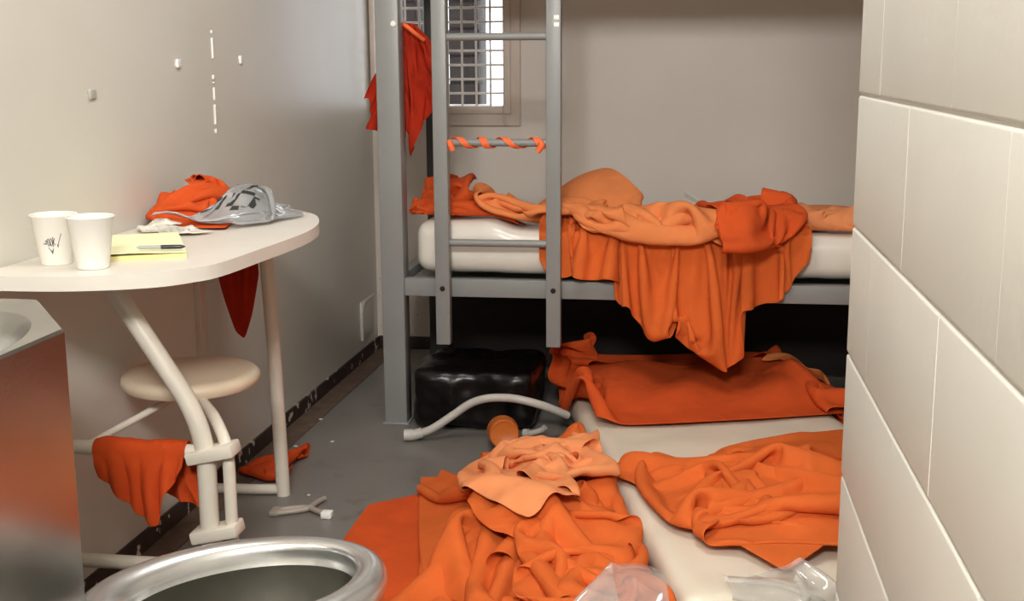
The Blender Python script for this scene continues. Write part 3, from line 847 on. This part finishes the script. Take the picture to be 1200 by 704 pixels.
X = lay([(0.257, 3.717), (0.753, 3.604), (0.795, 4.195), (0.215, 4.246)], bf, c=1.982, h=.019, amp=.09, seed=378, bend=.38, thick=.85, steps=130, sq=70, wob=.04, base=.68, extra=lim(-.5, .99, 3.77, 4.43))
bf.z = b1
bf.add(X)
cloth_obj('blanket', X, M['peach'], 'pale peach blanket rumpled at the far end of the lower bunk', 'blanket')

# jumpsuit hanging over the side of the bunk in long folds
def bunk_side(P):
    Q = P.copy(); y, z = P[..., 1], P[..., 2]
    ins = (y > 3.722) & (z < .636) & (z > .40)
    up = .636-z; front = y-3.722
    Q[..., 2] = np.where(ins & (up < front), .636, z)
    Q[..., 1] = np.where(ins & (up >= front), 3.722, y)
    fz = bf(P[..., 0], Q[..., 1])+.004
    Q[..., 2] = np.where(Q[..., 1] > 3.735, np.maximum(Q[..., 2], np.where(ins, Q[..., 2], np.minimum(fz, .80))), Q[..., 2])
    if P.shape[1] == 34: Q[..., 0] = np.clip(Q[..., 0], x_at-.022, x_at+.022)
    near = (P[..., 0] > -.45) & (P[..., 0] < -.345)
    Q[..., 1] = np.where(near, np.maximum(Q[..., 1], YF-.009), Q[..., 1])
    return Q
n, m = 140, 34
u, v = uv(n, m)
x_at = -.42+.78*u+.012*np.sin(u*31)
zlow = curve(u, [(0, .525), (.12, .51), (.26, .475), (.36, .41), (.43, .30), (.50, .225), (.60, .205), (.74, .22), (.775, .245), (.79, .40), (.84, .44), (.90, .42), (.95, .45), (1, .53)])
on_top = .06+.03*np.sin(u*5)+.022*np.sin(u*23+1)+.012*np.sin(u*47)
length = on_top+(.636-zlow)
gather = 2.0
flat = np.stack([x_at*gather, (v*length)], -1)
s = v*length
fold = (np.sin(u*2*PI*15+1.3*np.sin(u*9))+.4*np.sin(u*2*PI*24+2)+.5*smooth_noise(n, m, 9, 77))*.03*(.35+.65*np.clip(s/length.max()*1.6, 0, 1))
over = np.clip(s-on_top, 0, None)
X = np.stack([x_at-.02*v*np.sin(u*6), np.where(s < on_top, 3.715+(on_top-s), 3.705)-np.where(s > on_top, np.abs(fold)+.004, 0), np.where(s < on_top, .665+np.abs(fold), .66-over)], -1)
X[..., 2] = np.where(s < on_top, np.maximum(X[..., 2], bf(X[..., 0], X[..., 1])+.01), X[..., 2])
pin = (v < 1e-6)
X = drape(X, flat, bunk_side, steps=70, iters=14, dt=.012, pin=pin, thick=.0125, bend=.25, damp=.06, fric=.8, tether=v*length)
bf.add(X)
cloth_obj('jumpsuit', X, M['orange'], 'orange jumpsuit hanging over the side of the lower bunk', 'jumpsuit')
b2 = bf.z.copy()
bf.z = np.maximum(bf.z, .60+.19*np.exp(-.8*(((gx+.22)/.26)**2+((gy-4.14)/.22)**2)**1.2))
X = lay([(-0.574, 3.525), (0.075, 3.482), (0.138, 4.332), (-0.616, 4.353)], bf, c=1.358, h=.02, amp=.045, seed=106, bend=.6, steps=150, sq=80, wob=.06, base=.82, extra=lambda P: np.concatenate([P[..., :1], np.clip(P[..., 1:2], np.where(P[..., :1] < -.345, 3.745, 3.655), 4.44), P[..., 2:]], -1))
bf.z = np.maximum(b2, bf.z); bf.add(X)
cloth_obj('blanket', X, M['blanket'], 'peach wool blanket heaped up in the middle of the lower bunk', 'blanket')
b2 = bf.z.copy()
bf.z = np.maximum(bf.z, .60+.12*np.exp(-(((gx-.20)/.14)**2+((gy-3.86)/.13)**2)**1.5))
X = lay([(-0.018, 3.621), (0.323, 3.576), (0.314, 3.983), (-0.027, 4.052)], bf, c=1.890, amp=.06, seed=76, bend=.22, thick=.85, steps=130, sq=75, wob=.04, base=.72)
bf.add(X)
cloth_obj('shirt', X, M['deep'], 'vivid orange shirt bunched beside the peach blanket on the bunk', 'shirt')
X = lay([(-.0, 4.16), (.17, 4.20), (.16, 4.30), (-.01, 4.26)], bf, c=1.03, h=.012, amp=.004, seed=131, bend=.4, thick=.6, steps=70, sq=30, wob=.008)
cloth_obj('folded_paper', X, M['white'], 'folded white paper lying behind the vivid orange shirt on the bunk', 'paper')

# ---------------------------------------------------------------- cloths that hang
def behind_post(P):
    Q = P.copy()
    x, y = P[..., 0], P[..., 1]
    Q[..., 1] = np.where((x > -.96) & (x < -.855), np.maximum(y, YF+PW+.006), np.maximum(y, YF+.02)); return Q
X = hang(-1.015, -.785, 3.845, [(0, 1.03), (.25, 1.15), (.5, 1.27), (.75, 1.265), (1, 1.20)], [(0, .09), (.3, .26), (.48, .36), (.60, .32), (.70, .38), (.80, .41), (.88, .25), (.94, .26), (1, .12)], 44, 60, 1.3, 3, .022, 3, behind_post)
cloth_obj('shirt', X, M['red'], 'red orange shirt hanging on the bunk post in front of the window', 'shirt')
bm = tube(B(), smooth_path([(-.872, 3.80, 1.262), (-.858, 3.79, 1.255), (-.835, 3.80, 1.235), (-.815, 3.83, 1.215)], 6), .007, 10)
tag(obj('cloth_tie', bm, M['strip']), 'bright orange cloth tie at the top of the bunk post shirt', 'tie')
# strip of cloth wound round a ladder rung
bm = B(); zc_ = .907; yr = YF-.032
P = []
for k in range(0, 200):
    t = k/199; a = t*2*PI*3.6+.6
    P.append((-.705+.275*t+.012*math.sin(t*9), yr+.0145*math.cos(a), zc_+.0145*math.sin(a), a))
w = .011
g = []
for x, y, z, a in P:
    nx = Vector((0, math.cos(a), math.sin(a)))
    g.append([bm.verts.new((x-w, y, z)), bm.verts.new((x+w, y, z)), bm.verts.new(Vector((x+w, y, z))+nx*.003), bm.verts.new(Vector((x-w, y, z))+nx*.003)])
for a, b in zip(g, g[1:]):
    for k in range(4): bm.faces.new((a[k], a[(k+1) % 4], b[(k+1) % 4], b[k]))
for e in (g[0], g[-1]): bm.faces.new(e)
tube(bm, smooth_path([(-.71, yr-.016, .912), (-.705, yr-.022, .90), (-.70, yr-.02, .885)], 5), .009, 10)
tube(bm, smooth_path([(-.432, yr-.016, .91), (-.428, yr-.022, .90), (-.44, yr-.02, .882)], 5), .009, 10)
tag(obj('cloth_strip', bm, M['strip']), 'bright orange cloth strip wound around the ladder rung above the bunk', 'cloth strip')
# rag over the desk crossbar
n, m = 44, 50
u, v = uv(n, m)
Lf = curve(u, [(0, .055), (.15, .075), (.4, .12), (.62, .150), (.70, .15), (.80, .085), (.9, .06), (1, .03)]); Lb = curve(u, [(0, .05), (.4, .07), (.6, .11), (1, .135)])
r = .019; arc = PI*r; s = -Lf+(Lf+Lb+arc)*v
xx = -1.172+.195*u
ang = np.clip(s/r, 0, PI)
fy = .012*np.sin(u*2*PI*2.6+.8)+.010*smooth_noise(n, m, 5, 5)
dn = np.where(s < 0, -s, np.where(s > arc, s-arc, 0))
yy = 2.25-r*np.cos(ang)+np.where(s < 0, -np.abs(fy)*np.clip(dn*14, 0, 1), np.where(s > arc, np.abs(fy)*np.clip(dn*14, 0, 1), 0))
X = np.stack([xx-.05*np.where(s < 0, dn*(u-.62)*6, 0)+np.where(s > arc, .18*dn, 0), yy, .385+r*np.sin(ang)-dn], -1)
X[..., 2] += .003*smooth_noise(n, m, 9, 8)
cloth_obj('rag', X, M['rag'], 'orange rag draped over the upper crossbar of the desk', 'rag')
# small cloths at the desk
def desk_edge(P):
    Q = P.copy(); Q[..., 1] = np.where(P[..., 2] < .79, np.maximum(P[..., 1], 3.103), P[..., 1]); return Q
X = hang(-1.252, -1.125, 3.112, .79, [(0, .13), (.2, .24), (.45, .35), (.62, .37), (.8, .30), (1, .19)], 26, 34, 1.12, 2, .008, 2, desk_edge)
cloth_obj('cloth', X, M['red'], 'dark red orange cloth hanging down behind the desk', 'cloth')
f2 = Field(-1.4, -.9, 2.7, 3.6, .01)
X = lay([(-1.22, 3.10), (-1.075, 3.08), (-1.07, 3.36), (-1.20, 3.34)], f2, c=1.6, amp=.06, seed=141, bend=.25, thick=.85, steps=110, sq=60, wob=.03, extra=lim(-1.24, -1.09, 3.075, 3.5))
cloth_obj('rag', X, M['rag'], 'orange rag on the floor behind the far desk leg', 'rag')
df = Field(-1.4, -.7, 1.9, 3.2, .01, .775)
gx, gy = df.xy()
d0 = df.z.copy()
df.z = np.maximum(df.z, .775+.085*np.exp(-(((gx+1.19)/.075)**2+((gy-2.87)/.13)**2)**1.5))
wall_clip = lim(-1.258, -.8, 1.9, 3.09)
X = lay([(-1.255, 2.66), (-1.12, 2.66), (-1.08, 2.95), (-1.255, 2.97)], df, c=1.9, h=.013, amp=.06, seed=151, bend=.22, thick=.85, steps=130, sq=70, wob=.03, base=.85, extra=wall_clip)
df.z = np.maximum(d0, df.z); df.add(X)
cloth_obj('cloth', X, M['deep'], 'orange cloth bundle on the desk under the clear plastic bag', 'cloth')
X = lay([(-1.21, 2.56), (-1.06, 2.56), (-1.08, 2.64), (-1.22, 2.65)], df, c=1.9, h=.008, amp=.03, seed=163, bend=.15, thick=.8, steps=100, sq=60, wob=.015, extra=wall_clip)
df.add(X)
cloth_obj('tissue', X, M['netting'], 'crumpled grey white tissue between the notepad and the orange bundle', 'tissue')
# clear plastic bag with black print
font = {'a': '0110 1001 1111 1001 1001', 'b': '1110 1001 1110 1001 1110', 'c': '0111 1000 1000 1000 0111', 'o': '0110 1001 1001 1001 0110', 'k': '1001 1010 1100 1010 1001', 'e': '1111 1000 1110 1000 1111'}
NB, MB_ = 84, 70
cells = []
def word(t, i0, j0, sc=1):
    for q, ch in enumerate(t):
        for r_i, row in enumerate(font[ch].split()):
            for c_i, bit in enumerate(row):
                if bit == '1':
                    for a in range(sc):
                        for b in range(sc): cells.append((i0+(q*5+c_i)*sc+a, j0-(r_i*sc+b)))
for t_, i_, j_, k_ in (('oc', 21, 24, 2), ('ke', 20, 62, 2), ('bo', 6, 46, 1), ('ace', 24, 40, 1)): word(t_, i_, j_, k_)
df.z = np.maximum(df.z, .775+.075*np.exp(-(((gx+1.06)/.07)**2+((gy-2.86)/.12)**2)**1.5))
X = lay([(-1.19, 2.76), (-.99, 2.63), (-.955, 2.96), (-1.14, 3.06)], df, c=1.5, h=.0082, amp=.06, seed=173, bend=.6, thick=1.0, steps=120, sq=70, wob=.04, base=.90, freq=5, extra=wall_clip)
cloth_obj('plastic_bag', X, [M['bagfilm'], M['ink']], 'crumpled clear plastic bag with black print on the desk', 'plastic bag', thick=0, faces_mat=cells)
# ---------------------------------------------------------------- light and camera
def area(name, loc, target, sx, sy, power, col):
    L = bpy.data.lights.new(name, 'AREA'); L.shape = 'RECTANGLE'; L.size = sx; L.size_y = sy; L.energy = power; L.color = col
    o = bpy.data.objects.new(name, L); o.location = loc
    o.rotation_euler = (Vector(target)-Vector(loc)).to_track_quat('-Z', 'Y').to_euler(); C.objects.link(o); return o
area('cell_lamp', (-.15, -.5, 2.3), (-.2, 4.2, .9), .6, .5, 110, (1, .99, .965))
area('fill_light', (-.35, 2.35, 2.40), (-.35, 2.35, 0), .5, .9, 17, (1, .985, .955))  # added fill light that brightens the cell from above, no fixture
W = bpy.data.worlds.new('sky'); bpy.context.scene.world = W; W.use_nodes = True
W.node_tree.nodes['Background'].inputs[0].default_value = (.93, .96, 1, 1)
W.node_tree.nodes['Background'].inputs[1].default_value = 4
cam = bpy.data.cameras.new('camera'); co = bpy.data.objects.new('camera', cam); C.objects.link(co)
cam.sensor_width = 36; cam.lens = 43.2; cam.clip_start = .02
right, down, fwd = (.990271, .139026, -.005889), (.020882, -.190317, -.981501), (-.137574, .971829, -.191368)
m4 = Matrix([[right[i], -down[i], -fwd[i], (0, 0, 1.15)[i]] for i in range(3)]+[[0, 0, 0, 1]])
co.matrix_world = m4
sc = bpy.context.scene
sc.camera = co
sc.view_settings.view_transform = 'Standard'; sc.view_settings.look = 'None'
sc.view_settings.gamma = 1; sc.view_settings.use_curve_mapping = False
sc.view_settings.exposure = 0.0
sc.cycles.max_bounces = 10; sc.cycles.diffuse_bounces = 5; sc.cycles.transparent_max_bounces = 16
sc.cycles.use_denoising = True; sc.cycles.caustics_reflective = False; sc.cycles.caustics_refractive = False
